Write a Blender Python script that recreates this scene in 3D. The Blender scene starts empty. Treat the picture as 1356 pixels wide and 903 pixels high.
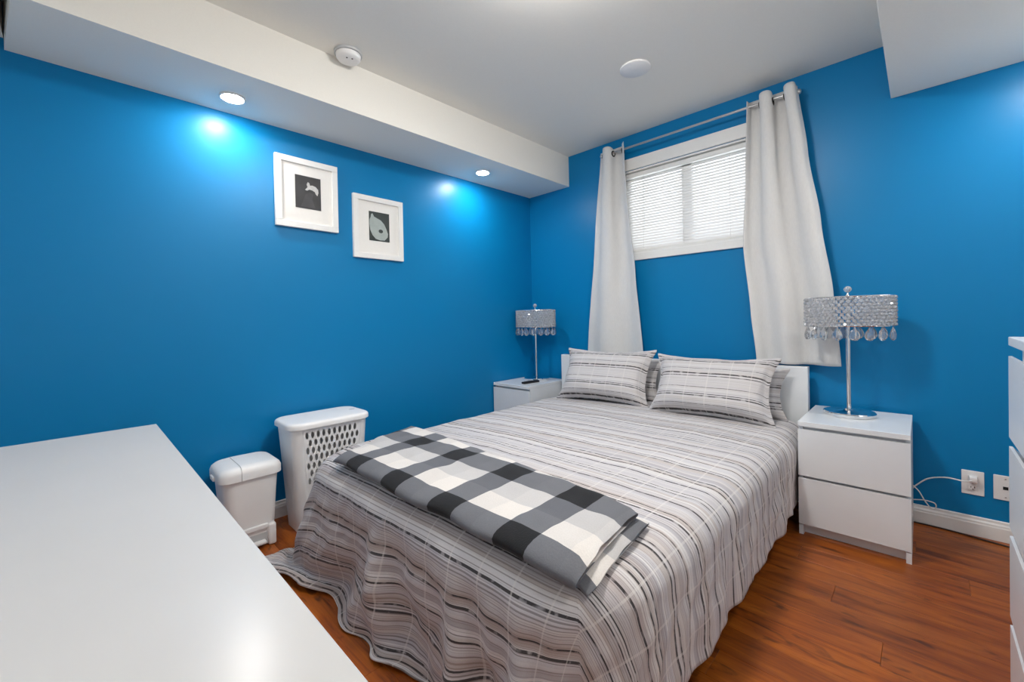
import bpy, bmesh, math, random
from mathutils import Vector, Matrix, noise
PI = math.pi
random.seed(7)
scene = bpy.context.scene
COL = scene.collection

# ------------------------------------------------------------------ camera
cam_d = bpy.data.cameras.new('camera')
cam = bpy.data.objects.new('camera', cam_d)
COL.objects.link(cam)
scene.camera = cam
_yaw, _pitch, _roll, _f = -0.771343, -0.014679, -0.023819, 558.4155
_fw = Vector((math.sin(_yaw) * math.cos(_pitch), math.cos(_yaw) * math.cos(_pitch), math.sin(_pitch)))
_r = Vector((math.cos(_yaw), -math.sin(_yaw), 0))
_u = _r.cross(_fw)
_r2 = math.cos(_roll) * _r + math.sin(_roll) * _u
_u2 = -math.sin(_roll) * _r + math.cos(_roll) * _u
_m = Matrix((_r2, _u2, -_fw)).transposed().to_4x4()
_m.translation = Vector((2.5990, -2.94756, 1.0804))
cam.matrix_world = _m
cam_d.sensor_fit = 'HORIZONTAL'
cam_d.sensor_width = 36.0
cam_d.lens = _f / 1356 * 36.0
cam_d.shift_y = -21.21 / 1356
cam_d.clip_start = 0.02

# ------------------------------------------------------------------ world, exposure
world = bpy.data.worlds.new('overcast_sky')
scene.world = world
world.use_nodes = True
wbg = world.node_tree.nodes['Background']
wbg.inputs['Color'].default_value = (0.93, 0.96, 1.0, 1)
wbg.inputs['Strength'].default_value = 0.8
scene.view_settings.view_transform = 'Standard'
scene.view_settings.look = 'None'
scene.view_settings.gamma = 1.0
scene.view_settings.use_curve_mapping = False
scene.view_settings.exposure = 2.08
scene.cycles.use_denoising = True
scene.cycles.max_bounces = 8
scene.cycles.diffuse_bounces = 5
scene.cycles.transmission_bounces = 6
scene.cycles.sample_clamp_indirect = 6.0
scene.cycles.use_adaptive_sampling = True
scene.cycles.adaptive_threshold = 0.02
POT_E = 72.0          # emission of the recessed lamps
DOME_E = 28.5          # emission of the ceiling dome
LAMP_COL = (1.0, 0.962, 0.915)

# ------------------------------------------------------------------ helpers
def tag(o, label=None, cat=None, group=None, kind=None):
    if label: o['label'] = label
    if cat: o['category'] = cat
    if group: o['group'] = group
    if kind: o['kind'] = kind
    return o

def thing(name, loc, label, cat, group=None, rz=0.0):
    o = bpy.data.objects.new(name, None)
    COL.objects.link(o)
    o.location = loc
    o.rotation_euler = (0, 0, rz)
    o.empty_display_size = 0.05
    return tag(o, label, cat, group)

def link(name, me, mat, parent=None):
    o = bpy.data.objects.new(name, me)
    COL.objects.link(o)
    if mat is not None and not me.materials:
        me.materials.append(mat)
    if parent is not None:
        o.parent = parent
    return o

def obj(name, bm, mat, parent=None, smooth=False, loc=None):
    me = bpy.data.meshes.new(name)
    bmesh.ops.recalc_face_normals(bm, faces=bm.faces)
    bm.to_mesh(me)
    bm.free()
    if smooth == 'auto':
        me.polygons.foreach_set('use_smooth', [True] * len(me.polygons))
        me.set_sharp_from_angle(angle=math.radians(38))
    elif smooth:
        me.polygons.foreach_set('use_smooth', [True] * len(me.polygons))
    o = link(name, me, mat, parent)
    if loc is not None:
        o.location = loc
    return o

def pyobj(name, verts, faces, mat, parent=None, smooth=False, uvs=None):
    me = bpy.data.meshes.new(name)
    me.from_pydata([tuple(v) for v in verts], [], faces)
    if uvs is not None:
        lay = me.uv_layers.new(name='UVMap')
        for l in me.loops:
            lay.data[l.index].uv = uvs[l.vertex_index]
    if smooth:
        me.polygons.foreach_set('use_smooth', [True] * len(me.polygons))
    me.update()
    return link(name, me, mat, parent)

def box(bm, x0, x1, y0, y1, z0, z1, bev=0.0, seg=2):
    r = bmesh.ops.create_cube(bm, size=1.0)
    vs = r['verts']
    for v in vs:
        v.co = Vector(((x0 + x1) / 2 + v.co.x * (x1 - x0), (y0 + y1) / 2 + v.co.y * (y1 - y0), (z0 + z1) / 2 + v.co.z * (z1 - z0)))
    if bev > 0:
        es = list({e for v in vs for e in v.link_edges})
        bmesh.ops.bevel(bm, geom=es, offset=bev, segments=seg, profile=0.5, affect='EDGES')
    return bm

def nbox(*a, **k):
    return box(bmesh.new(), *a, **k)

def rrect(x0, x1, y0, y1, r, n=6):
    pts = []
    for cx, cy, a0 in ((x1 - r, y1 - r, 0), (x0 + r, y1 - r, PI / 2), (x0 + r, y0 + r, PI), (x1 - r, y0 + r, 1.5 * PI)):
        for i in range(n + 1):
            a = a0 + PI / 2 * i / n
            pts.append((cx + r * math.cos(a), cy + r * math.sin(a)))
    return pts

def loft(bm, rings, cap0=True, cap1=True, closed=True):
    vr = [[bm.verts.new(p) for p in ring] for ring in rings]
    n = len(vr[0])
    for a, b in zip(vr, vr[1:]):
        for i in range(n if closed else n - 1):
            j = (i + 1) % n
            bm.faces.new((a[i], a[j], b[j], b[i]))
    if cap0: bm.faces.new(list(reversed(vr[0])))
    if cap1: bm.faces.new(vr[-1])
    return bm

def lathe(bm, prof, n=32, c=(0, 0, 0), sx=1.0, sy=1.0):
    rings = []
    for r, z in prof:
        r = max(r, 1e-4)
        rings.append([(c[0] + sx * r * math.cos(2 * PI * i / n), c[1] + sy * r * math.sin(2 * PI * i / n), c[2] + z) for i in range(n)])
    return loft(bm, rings)

def tube(bm, pts, r, n=8):
    pts = [Vector(p) for p in pts]
    rings = []
    up = Vector((0, 0, 1))
    for i, p in enumerate(pts):
        t = (pts[min(i + 1, len(pts) - 1)] - pts[max(i - 1, 0)]).normalized()
        a = t.cross(up if abs(t.z) < 0.95 else Vector((1, 0, 0))).normalized()
        b = t.cross(a)
        rings.append([p + r * (math.cos(2 * PI * k / n) * a + math.sin(2 * PI * k / n) * b) for k in range(n)])
    return loft(bm, rings)

def torus(bm, c, axis, R, r, n=24, m=8, sx=1.0, sy=1.0):
    q = Vector((0, 0, 1)).rotation_difference(Vector(axis).normalized())
    rings = []
    for i in range(n):
        a = 2 * PI * i / n
        ring = []
        for k in range(m):
            b = 2 * PI * k / m
            rr = R + r * math.cos(b)
            ring.append(Vector(c) + q @ Vector((sx * rr * math.cos(a), sy * rr * math.sin(a), r * math.sin(b))))
        rings.append(ring)
    rings.append(rings[0])
    vr = [[bm.verts.new(p) for p in ring] for ring in rings[:-1]]
    for i in range(n):
        a, b = vr[i], vr[(i + 1) % n]
        for k in range(m):
            j = (k + 1) % m
            bm.faces.new((a[k], a[j], b[j], b[k]))
    return bm

def smooth01(a, b, x):
    t = min(1.0, max(0.0, (x - a) / (b - a)))
    return t * t * (3 - 2 * t)

def spline(pts, n=8):
    P = [Vector(p) for p in pts]
    out = []
    for i in range(len(P) - 1):
        p0, p1, p2, p3 = P[max(i - 1, 0)], P[i], P[i + 1], P[min(i + 2, len(P) - 1)]
        for k in range(n):
            t = k / n
            out.append(0.5 * ((2 * p1) + (p2 - p0) * t + (2 * p0 - 5 * p1 + 4 * p2 - p3) * t * t + (-p0 + 3 * p1 - 3 * p2 + p3) * t ** 3))
    out.append(P[-1])
    return out

# ------------------------------------------------------------------ materials
def srgb(r, g, b):
    f = lambda c: (c / 255 / 12.92) if c / 255 <= 0.04045 else ((c / 255 + 0.055) / 1.055) ** 2.4
    return (f(r), f(g), f(b), 1.0)

class NT:
    def __init__(self, name):
        self.m = bpy.data.materials.new(name)
        self.m.use_nodes = True
        self.t = self.m.node_tree
        self.b = self.t.nodes['Principled BSDF']
        self.out = self.t.nodes['Material Output']
    def n(self, typ, ins=None, **props):
        nd = self.t.nodes.new(typ)
        for k, v in props.items():
            setattr(nd, k, v)
        for k, v in (ins or {}).items():
            self.put(nd.inputs[k], v)
        return nd
    def put(self, sock, v):
        if isinstance(v, bpy.types.NodeSocket):
            self.t.links.new(v, sock)
        else:
            sock.default_value = v
    def math(self, op, a, b=0.0, c=0.0):
        nd = self.n('ShaderNodeMath', operation=op)
        self.put(nd.inputs[0], a); self.put(nd.inputs[1], b); self.put(nd.inputs[2], c)
        return nd.outputs[0]
    def mix(self, f, a, b, blend='MIX'):
        nd = self.n('ShaderNodeMix', data_type='RGBA', blend_type=blend)
        self.put(nd.inputs[0], f); self.put(nd.inputs[6], a); self.put(nd.inputs[7], b)
        return nd.outputs[2]
    def ramp(self, fac, stops, interp='LINEAR'):
        nd = self.n('ShaderNodeValToRGB')
        cr = nd.color_ramp
        cr.interpolation = interp
        while len(cr.elements) < len(stops):
            cr.elements.new(0.5)
        for e, (p, c) in zip(cr.elements, stops):
            e.position = p
            e.color = c if len(c) == 4 else (*c, 1)
        self.put(nd.inputs[0], fac)
        return nd.outputs[0]
    def bump(self, h, strength=0.2, dist=0.01):
        nd = self.n('ShaderNodeBump', {'Strength': strength, 'Distance': dist, 'Height': h})
        self.put(self.b.inputs['Normal'], nd.outputs[0])
    def set(self, **kw):
        for k, v in kw.items():
            self.put(self.b.inputs[k.replace('_', ' ')], v)
        return self

def plain(name, col, rough=0.5, metal=0.0, bump=0.0, bscale=60.0, spec=0.5, **kw):
    """paint / plastic / metal with faint procedural mottling"""
    t = NT(name)
    tc = t.n('ShaderNodeTexCoord')
    nz = t.n('ShaderNodeTexNoise', {'Vector': tc.outputs['Object'], 'Scale': bscale, 'Detail': 3.0})
    c2 = tuple(x * 0.95 for x in col[:3]) + (1,)
    t.set(Base_Color=t.mix(nz.outputs['Fac'], col, c2), Roughness=rough, Metallic=metal)
    t.b.inputs['Specular IOR Level'].default_value = spec
    if bump:
        t.bump(nz.outputs['Fac'], bump, 0.004)
    for k, v in kw.items():
        t.put(t.b.inputs[k.replace('_', ' ')], v)
    return t.m

def emitter(name, col, s):
    t = NT(name)
    t.set(Base_Color=(0.9, 0.9, 0.9, 1), Emission_Color=(*col, 1), Emission_Strength=s)
    return t.m

M = {}
M['blue_paint'] = plain('blue_wall_paint', (0.001, 0.205, 0.475, 1), 0.36, bump=0.04, bscale=240, spec=0.26)
M['white_paint'] = plain('white_wall_paint', srgb(226, 224, 220), 0.75, bump=0.05, bscale=200)
M['ceiling_paint'] = plain('white_ceiling_paint', srgb(240, 238, 231), 0.85, bump=0.08, bscale=140)
M['trim_white'] = plain('white_trim_enamel', srgb(238, 238, 236), 0.35)
M['lacquer'] = plain('white_lacquer', srgb(233, 237, 241), 0.22, bscale=8)
M['lacquer_top'] = plain('glossy_white_worktop', srgb(204, 204, 204), 0.24, bscale=6, spec=0.28)
M['plastic'] = plain('white_plastic', srgb(240, 240, 240), 0.38, bscale=12)
M['plastic_grey'] = plain('pale_grey_plastic', srgb(190, 192, 194), 0.4, bscale=12)
M['black_plastic'] = plain('black_plastic', srgb(18, 18, 20), 0.4)
M['dark'] = plain('dark_recess', srgb(30, 29, 30), 0.8)
M['bronze'] = plain('dark_bronze', srgb(20, 19, 19), 0.45, metal=0.2)
M['rod_metal'] = plain('brushed_nickel', srgb(190, 190, 192), 0.32, metal=0.9)
M['chrome'] = plain('chrome', (0.86, 0.87, 0.88, 1), 0.06, metal=1.0, bscale=4)
M['mat_board'] = plain('white_mat_board', srgb(238, 236, 232), 0.9)
M['cord_white'] = plain('white_cord', srgb(232, 232, 230), 0.5)
M['cord_dark'] = plain('dark_brown_cord', srgb(45, 22, 14), 0.5)
M['underbed_shade'] = plain('dark_underbed_shade', srgb(22, 20, 20), 0.9)  # under-bed shadow put into the colour of the bed's lower frame
M['mattress'] = plain('mattress_ticking', srgb(225, 222, 216), 0.9, bump=0.2)

def crystal_mat(name='clear_crystal', tr=0.72):
    t = NT(name)
    nz = t.n('ShaderNodeTexNoise', {'Scale': 180.0})
    t.set(Base_Color=(0.97, 0.98, 1.0, 1), Roughness=0.03, IOR=1.52)
    t.b.inputs['Transmission Weight'].default_value = tr
    t.b.inputs['Specular IOR Level'].default_value = 1.0
    t.put(t.b.inputs['Roughness'], t.math('MULTIPLY', nz.outputs['Fac'], 0.06))
    return t.m
M['crystal'] = crystal_mat()
M['crystal_drop'] = crystal_mat('clear_crystal_drop', 0.92)

def glass_mat():
    t = NT('window_glass')
    t.set(Base_Color=(0.95, 0.98, 0.98, 1), Roughness=0.02, IOR=1.45)
    t.b.inputs['Transmission Weight'].default_value = 1.0
    return t.m
M['glass'] = glass_mat()

def wood_mat():
    t = NT('red_brown_laminate')
    geo = t.n('ShaderNodeNewGeometry')
    oi = t.n('ShaderNodeObjectInfo')
    off = t.math('MULTIPLY', oi.outputs['Random'], 37.0)
    cmb = t.n('ShaderNodeCombineXYZ', {'X': off, 'Y': t.math('MULTIPLY', off, 1.7), 'Z': 0.0})
    add = t.n('ShaderNodeVectorMath', {0: geo.outputs['Position'], 1: cmb.outputs[0]}, operation='ADD')
    mp = t.n('ShaderNodeMapping', {'Vector': add.outputs[0], 'Scale': (1.6, 14.0, 1.0)})
    n1 = t.n('ShaderNodeTexNoise', {'Vector': mp.outputs[0], 'Scale': 1.6, 'Detail': 6.0, 'Roughness': 0.6, 'Distortion': 0.9})
    mp2 = t.n('ShaderNodeMapping', {'Vector': add.outputs[0], 'Scale': (4.0, 90.0, 1.0)})
    n2 = t.n('ShaderNodeTexNoise', {'Vector': mp2.outputs[0], 'Scale': 2.0, 'Detail': 4.0, 'Distortion': 0.3})
    mp3 = t.n('ShaderNodeMapping', {'Vector': add.outputs[0], 'Scale': (5.0, 17.0, 1.0)})
    n3 = t.n('ShaderNodeTexNoise', {'Vector': mp3.outputs[0], 'Scale': 1.3, 'Detail': 3.0, 'Distortion': 1.2})
    base = t.ramp(n1.outputs['Fac'], [(0.25, srgb(92, 40, 4)), (0.45, srgb(150, 74, 12)), (0.6, srgb(172, 92, 20)), (0.8, srgb(192, 110, 30))])
    fine = t.ramp(n2.outputs['Fac'], [(0.3, (0.72, 0.66, 0.6)), (0.6, (1, 1, 1))])
    c = t.mix(0.7, base, fine, 'MULTIPLY')
    knot = t.ramp(n3.outputs['Fac'], [(0.58, (0, 0, 0)), (0.72, (1, 1, 1))])
    c = t.mix(t.math('MULTIPLY', knot, 0.72), c, srgb(56, 20, 6))
    tone = t.math('ADD', t.math('MULTIPLY', oi.outputs['Random'], 0.20), 0.80)
    tv = t.n('ShaderNodeCombineXYZ', {'X': tone, 'Y': tone, 'Z': tone})
    c = t.mix(1.0, c, tv.outputs[0], 'MULTIPLY')
    t.set(Base_Color=c, Roughness=t.math('ADD', t.math('MULTIPLY', n2.outputs['Fac'], 0.14), 0.34))
    t.bump(n2.outputs['Fac'], 0.05, 0.003)
    return t.m
M['wood'] = wood_mat()

DUVET_LINES = [(0.04, 0.007), (0.125, 0.005), (0.165, 0.007), (0.33, 0.007), (0.365, 0.004), (0.47, 0.005), (0.60, 0.008), (0.645, 0.005), (0.78, 0.007), (0.90, 0.006), (0.935, 0.005)]
SHAM_LINES = [(0.06, 0.004), (0.10, 0.009), (0.20, 0.003), (0.36, 0.009), (0.405, 0.004), (0.46, 0.006), (0.56, 0.003), (0.70, 0.008), (0.74, 0.004), (0.86, 0.003)]
def stripe_mat(name, period=0.62, foot0=1.5, foot1=2.5, lines_def=DUVET_LINES):
    """woven stripes along the cloth's v, dashed dark threads, faint pale cross threads along u"""
    t = NT(name)
    uv = t.n('ShaderNodeUVMap')
    sep = t.n('ShaderNodeSeparateXYZ', {0: uv.outputs[0]})
    U, V = sep.outputs[0], sep.outputs[1]
    wob = t.n('ShaderNodeTexNoise', {'Vector': uv.outputs[0], 'Scale': 3.0, 'Detail': 2.0})
    V2 = t.math('ADD', V, t.math('MULTIPLY', t.math('SUBTRACT', wob.outputs['Fac'], 0.5), 0.006))
    P = t.math('FRACT', t.math('DIVIDE', V2, period))
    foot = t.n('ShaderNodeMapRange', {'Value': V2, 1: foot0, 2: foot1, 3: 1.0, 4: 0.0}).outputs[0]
    L = srgb(208, 206, 208); L2 = srgb(200, 198, 202); T = srgb(198, 191, 188); G = srgb(184, 182, 187); W = srgb(218, 216, 216)
    stops = []
    rnd = random.Random(5)
    p = 0.0
    seq = [L, L2, W, T, L, G, W, L2, T, L, W, L2, L, T, W, G, L, L2, W, T, L, W, L2, G, L, W, T, L2, L, W, L2]
    for i, c in enumerate(seq):
        stops.append((p, c))
        p += (0.6 + rnd.random()) / len(seq)
    stops = [(min(0.999, a / p), c) for a, c in stops]
    base = t.ramp(P, stops, 'CONSTANT')
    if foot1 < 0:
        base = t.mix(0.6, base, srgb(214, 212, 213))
    fine = t.n('ShaderNodeTexNoise', {'W': t.math('MULTIPLY', V2, 190.0), 'Scale': 1.0, 'Detail': 2.0}, noise_dimensions='1D')
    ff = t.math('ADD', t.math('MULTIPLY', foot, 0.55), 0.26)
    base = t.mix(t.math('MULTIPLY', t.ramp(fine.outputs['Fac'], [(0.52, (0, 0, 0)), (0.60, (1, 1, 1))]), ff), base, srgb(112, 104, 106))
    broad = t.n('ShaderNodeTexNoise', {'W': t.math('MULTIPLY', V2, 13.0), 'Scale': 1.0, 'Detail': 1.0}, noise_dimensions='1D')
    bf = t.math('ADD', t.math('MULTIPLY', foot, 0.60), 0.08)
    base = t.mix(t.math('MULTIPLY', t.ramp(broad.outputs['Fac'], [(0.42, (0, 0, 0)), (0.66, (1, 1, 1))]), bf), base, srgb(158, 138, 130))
    # dark dashed threads
    lines = lines_def
    ls = [(0.0, (0, 0, 0))]
    for a, w in lines:
        ls.append((a, (1, 1, 1)))
        ls.append((a + w / period, (0, 0, 0)))
    lm = t.ramp(P, ls, 'CONSTANT')
    dv = t.n('ShaderNodeCombineXYZ', {'X': t.math('MULTIPLY', U, 30.0), 'Y': t.math('MULTIPLY', V2, 30.0), 'Z': 0.0})
    dash = t.n('ShaderNodeTexNoise', {'Vector': dv.outputs[0], 'Scale': 1.0, 'Detail': 2.0})
    dm = t.ramp(dash.outputs['Fac'], [(0.36, (0.45, 0.45, 0.45)), (0.48, (1, 1, 1))])
    col = t.mix(t.math('MULTIPLY', t.math('MULTIPLY', lm, dm), 0.92), base, srgb(30, 26, 30))
    # pale cross threads
    Q = t.math('FRACT', t.math('DIVIDE', U, 0.118))
    cm = t.math('LESS_THAN', Q, 0.05)
    col = t.mix(t.math('MULTIPLY', cm, 0.38), col, srgb(226, 222, 218))
    mot = t.n('ShaderNodeTexNoise', {'Vector': uv.outputs[0], 'Scale': 420.0, 'Detail': 2.0})
    col = t.mix(0.25, col, t.ramp(mot.outputs['Fac'], [(0.3, (0.62, 0.6, 0.6)), (0.7, (1, 1, 1))]), 'MULTIPLY')
    t.set(Base_Color=col, Roughness=0.92)
    t.b.inputs['Sheen Weight'].default_value = 0.12
    wr = t.n('ShaderNodeTexNoise', {'Vector': uv.outputs[0], 'Scale': 22.0, 'Detail': 4.0})
    t.bump(wr.outputs['Fac'], 0.30, 0.014)
    return t.m
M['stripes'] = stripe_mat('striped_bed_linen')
M['stripes_sham'] = stripe_mat('striped_pillow_linen', period=0.36, foot0=-9.0, foot1=-8.0, lines_def=SHAM_LINES)

def plaid_mat():
    t = NT('buffalo_check_fleece')
    uv = t.n('ShaderNodeUVMap')
    sep = t.n('ShaderNodeSeparateXYZ', {0: uv.outputs[0]})
    def band(s, unit, off):
        P = t.math('FRACT', t.math('DIVIDE', t.math('ADD', s, off), unit * 3))
        dark = t.math('LESS_THAN', P, 0.37)
        mid = t.math('MULTIPLY', t.math('GREATER_THAN', P, 0.37), t.math('LESS_THAN', P, 0.69))
        return dark, mid
    du, mu = band(sep.outputs[0], 0.0957, 0.0)
    dv, mv = band(sep.outputs[1], 0.100, 0.0)
    # thread value: dark 1, mid .12, light 0 in each direction, averaged
    tot = t.math('ADD', t.math('ADD', t.math('MULTIPLY', du, 0.5), t.math('MULTIPLY', mu, 0.03)), t.math('ADD', t.math('MULTIPLY', dv, 0.5), t.math('MULTIPLY', mv, 0.09)))
    fz = t.n('ShaderNodeTexNoise', {'Vector': uv.outputs[0], 'Scale': 260.0, 'Detail': 3.0})
    big = t.n('ShaderNodeTexNoise', {'Vector': uv.outputs[0], 'Scale': 9.0, 'Detail': 3.0})
    c = t.ramp(tot, [(0.0, srgb(224, 219, 214)), (0.09, srgb(196, 194, 194)), (0.14, srgb(186, 185, 186)), (0.5, srgb(108, 110, 116)), (0.62, srgb(94, 96, 103)), (1.0, srgb(12, 13, 18))])
    c = t.mix(0.35, c, t.ramp(fz.outputs['Fac'], [(0.3, (0.7, 0.7, 0.7)), (0.7, (1, 1, 1))]), 'MULTIPLY')
    c = t.mix(0.3, c, t.ramp(big.outputs['Fac'], [(0.3, (0.8, 0.8, 0.8)), (0.7, (1, 1, 1))]), 'MULTIPLY')
    t.set(Base_Color=c, Roughness=0.95)
    t.b.inputs['Sheen Weight'].default_value = 0.08
    t.bump(fz.outputs['Fac'], 0.25, 0.004)
    return t.m
M['plaid'] = plaid_mat()

def curtain_mat():
    t = NT('ivory_curtain_weave')
    tc = t.n('ShaderNodeTexCoord')
    mp = t.n('ShaderNodeMapping', {'Vector': tc.outputs['Object'], 'Scale': (300, 300, 40)})
    n = t.n('ShaderNodeTexNoise', {'Vector': mp.outputs[0], 'Scale': 1.0, 'Detail': 2.0})
    mp2 = t.n('ShaderNodeMapping', {'Vector': tc.outputs['Object'], 'Scale': (3, 3, 9)})
    n2 = t.n('ShaderNodeTexNoise', {'Vector': mp2.outputs[0], 'Scale': 1.5, 'Detail': 3.0})
    c = t.mix(n.outputs['Fac'], srgb(206, 206, 206), srgb(222, 222, 221))
    t.set(Base_Color=c, Roughness=0.85)
    t.b.inputs['Sheen Weight'].default_value = 0.15
    t.bump(n2.outputs['Fac'], 0.25, 0.02)
    return t.m
M['curtain'] = curtain_mat()

def slat_mat():
    t = NT('white_blind_slat')
    tr = t.n('ShaderNodeBsdfTranslucent', {'Color': (0.9, 0.9, 0.9, 1)})
    t.set(Base_Color=srgb(246, 246, 246), Roughness=0.45)
    mx = t.n('ShaderNodeMixShader', {0: 0.07, 1: t.b.outputs[0], 2: tr.outputs[0]})
    t.t.links.new(mx.outputs[0], t.out.inputs['Surface'])
    return t.m
M['slat'] = slat_mat()

def print_mat(name, c0, c1, scale):
    t = NT(name)
    tc = t.n('ShaderNodeTexCoord')
    n = t.n('ShaderNodeTexNoise', {'Vector': tc.outputs['Object'], 'Scale': scale, 'Detail': 3.0})
    t.set(Base_Color=t.mix(n.outputs['Fac'], c0, c1), Roughness=0.6)
    return t.m
M['print_dark'] = print_mat('dark_grey_print', srgb(40, 40, 42), srgb(66, 66, 68), 14)
M['print_darkgreen'] = print_mat('greenish_black_print', srgb(34, 42, 42), srgb(58, 66, 64), 14)
M['print_white'] = print_mat('pale_flower_print', srgb(220, 220, 218), srgb(168, 168, 168), 40)
M['print_shade'] = print_mat('mid_grey_print', srgb(52, 52, 54), srgb(78, 78, 80), 20)
M['print_pale'] = print_mat('pale_grey_leaf_print', srgb(176, 186, 182), srgb(150, 160, 158), 30)

# ------------------------------------------------------------------ room shell
RX, RY = 3.26, -3.30                 # room size: right wall, rear wall
ZC, ZB, ZR = 2.446, 2.193, 2.166     # ceiling, left bulkhead, right bulkhead
XB, XR = 0.451, 2.492
def struct(o):
    o['kind'] = 'structure'
    return o
floor = struct(obj('floor', nbox(-0.1, RX + 0.1, RY - 0.1, 0.1, -0.06, -0.010), M['dark']))
pw, pl = 0.128, 1.21
plank_me = {}
row = 0
y = 0.0
while y > RY:
    x = -((row * 0.437) % 1.0) * pl
    y0 = max(RY, y - pw)
    while x < RX:
        a, b = max(0.0, x), min(RX, x + pl)
        if b - a > 0.03:
            key = (round(b - a, 3), round(y - y0, 3))
            if key not in plank_me:
                bm = nbox(0.0004, b - a - 0.0004, -(y - y0) + 0.0004, -0.0004, -0.010, 0.0, bev=0.0006, seg=1)
                me = bpy.data.meshes.new('plank')
                bm.to_mesh(me); bm.free()
                me.materials.append(M['wood'])
                plank_me[key] = me
            o = bpy.data.objects.new('plank', plank_me[key])
            COL.objects.link(o)
            o.parent = floor
            o.location = (a, y, 0)
        x += pl
    y -= pw
    row += 1

struct(obj('wall_left', nbox(-0.12, 0.0, RY - 0.12, 0.12, -0.06, ZC + 0.1), M['blue_paint']))
struct(obj('wall_right', nbox(RX, RX + 0.12, RY - 0.12, 0.12, -0.06, ZC + 0.1), M['white_paint']))
struct(obj('wall_rear', nbox(0, RX, RY - 0.12, RY, -0.06, ZC + 0.1), M['white_paint']))
WX0, WX1, WZ0, WZ1 = 0.93, 1.90, 1.553, 2.178      # window opening
bm = bmesh.new()
box(bm, 0, WX0, 0, 0.14, -0.06, ZC + 0.1)
box(bm, WX1, RX, 0, 0.14, -0.06, ZC + 0.1)
box(bm, WX0, WX1, 0, 0.14, -0.06, WZ0)
box(bm, WX0, WX1, 0, 0.14, WZ1, ZC + 0.1)
struct(obj('wall_window', bm, M['blue_paint']))
struct(obj('ceiling', nbox(0, RX, RY, 0, ZC, ZC + 0.1), M['ceiling_paint']))
YE = -3.122
bm = bmesh.new()
foot_print = [(0, YE), (XB, YE + 0.050), (XB, 0), (0, 0)]
loft(bm, [[(a, b, ZB) for a, b in foot_print], [(a, b, ZC) for a, b in foot_print]])
struct(obj('ceiling_bulkhead', bm, M['ceiling_paint']))
struct(obj('ceiling_bulkhead', nbox(XR, RX, RY, 0, ZR, ZC, bev=0.003), M['ceiling_paint']))
struct(obj('ceiling_soffit', nbox(0.0, XB + 0.3, RY, YE - 0.001, ZB + 0.046, ZC), M['ceiling_paint']))

# baseboards with a moulded profile
BP = [(0.0, 0.0), (0.014, 0.0), (0.014, 0.058), (0.012, 0.064), (0.012, 0.070), (0.008, 0.078), (0.007, 0.088), (0.0, 0.091)]
def baseboard(name, p0, p1, nrm):
    bm = bmesh.new()
    rings = [[(p[0] + nrm[0] * a, p[1] + nrm[1] * a, z) for a, z in BP] for p in (p0, p1)]
    loft(bm, rings)
    struct(obj(name, bm, M['trim_white']))
baseboard('baseboard_window', (0.0, 0.0), (RX, 0.0), (0, -1))
baseboard('baseboard_left', (0.0, RY), (0.0, 0.0), (1, 0))
baseboard('baseboard_right', (RX, RY), (RX, 0.0), (-1, 0))
baseboard('baseboard_rear', (0.0, RY), (RX, RY), (0, 1))

# window with casing, sash and glass
win = thing('window_1', (0, 0, 0), None, None)
win['kind'] = 'structure'
cw = 0.088
bm = nbox(WX0 - cw, WX1 + cw, -0.018, -0.0005, WZ1 + 0.002, WZ1 + cw, bev=0.004); obj('casing', bm, M['trim_white'], win)
bm = nbox(WX0 - cw, WX1 + cw, -0.018, -0.0005, WZ0 - 0.056, WZ0 - 0.002, bev=0.004); obj('casing', bm, M['trim_white'], win)
for xa, xb in ((WX0 - cw, WX0), (WX1, WX1 + cw)):
    obj('casing', nbox(xa, xb, -0.017, -0.0005, WZ0 - 0.002, WZ1 + 0.002, bev=0.004), M['trim_white'], win)
bm = bmesh.new()
box(bm, WX0, WX0 + 0.012, 0.0, 0.13, WZ0, WZ1); box(bm, WX1 - 0.012, WX1, 0.0, 0.13, WZ0, WZ1)
box(bm, WX0, WX1, 0.0, 0.13, WZ1 - 0.012, WZ1); box(bm, WX0, WX1, 0.0, 0.13, WZ0, WZ0 + 0.012)
obj('jamb', bm, M['trim_white'], win)
bm = bmesh.new()
xm = (WX0 + WX1) / 2
for xa, xb in ((WX0 + 0.012, xm), (xm, WX1 - 0.012)):
    box(bm, xa, xa + 0.035, 0.07, 0.11, WZ0 + 0.012, WZ1 - 0.012); box(bm, xb - 0.035, xb, 0.07, 0.11, WZ0 + 0.012, WZ1 - 0.012)
    box(bm, xa, xb, 0.07, 0.11, WZ0 + 0.012, WZ0 + 0.05); box(bm, xa, xb, 0.07, 0.11, WZ1 - 0.05, WZ1 - 0.012)
obj('sash', bm, M['trim_white'], win)
for xa, xb in ((WX0 + 0.047, xm - 0.035), (xm + 0.035, WX1 - 0.047)):
    obj('pane', nbox(xa, xb, 0.088, 0.092, WZ0 + 0.05, WZ1 - 0.05), M['glass'], win)

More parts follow.
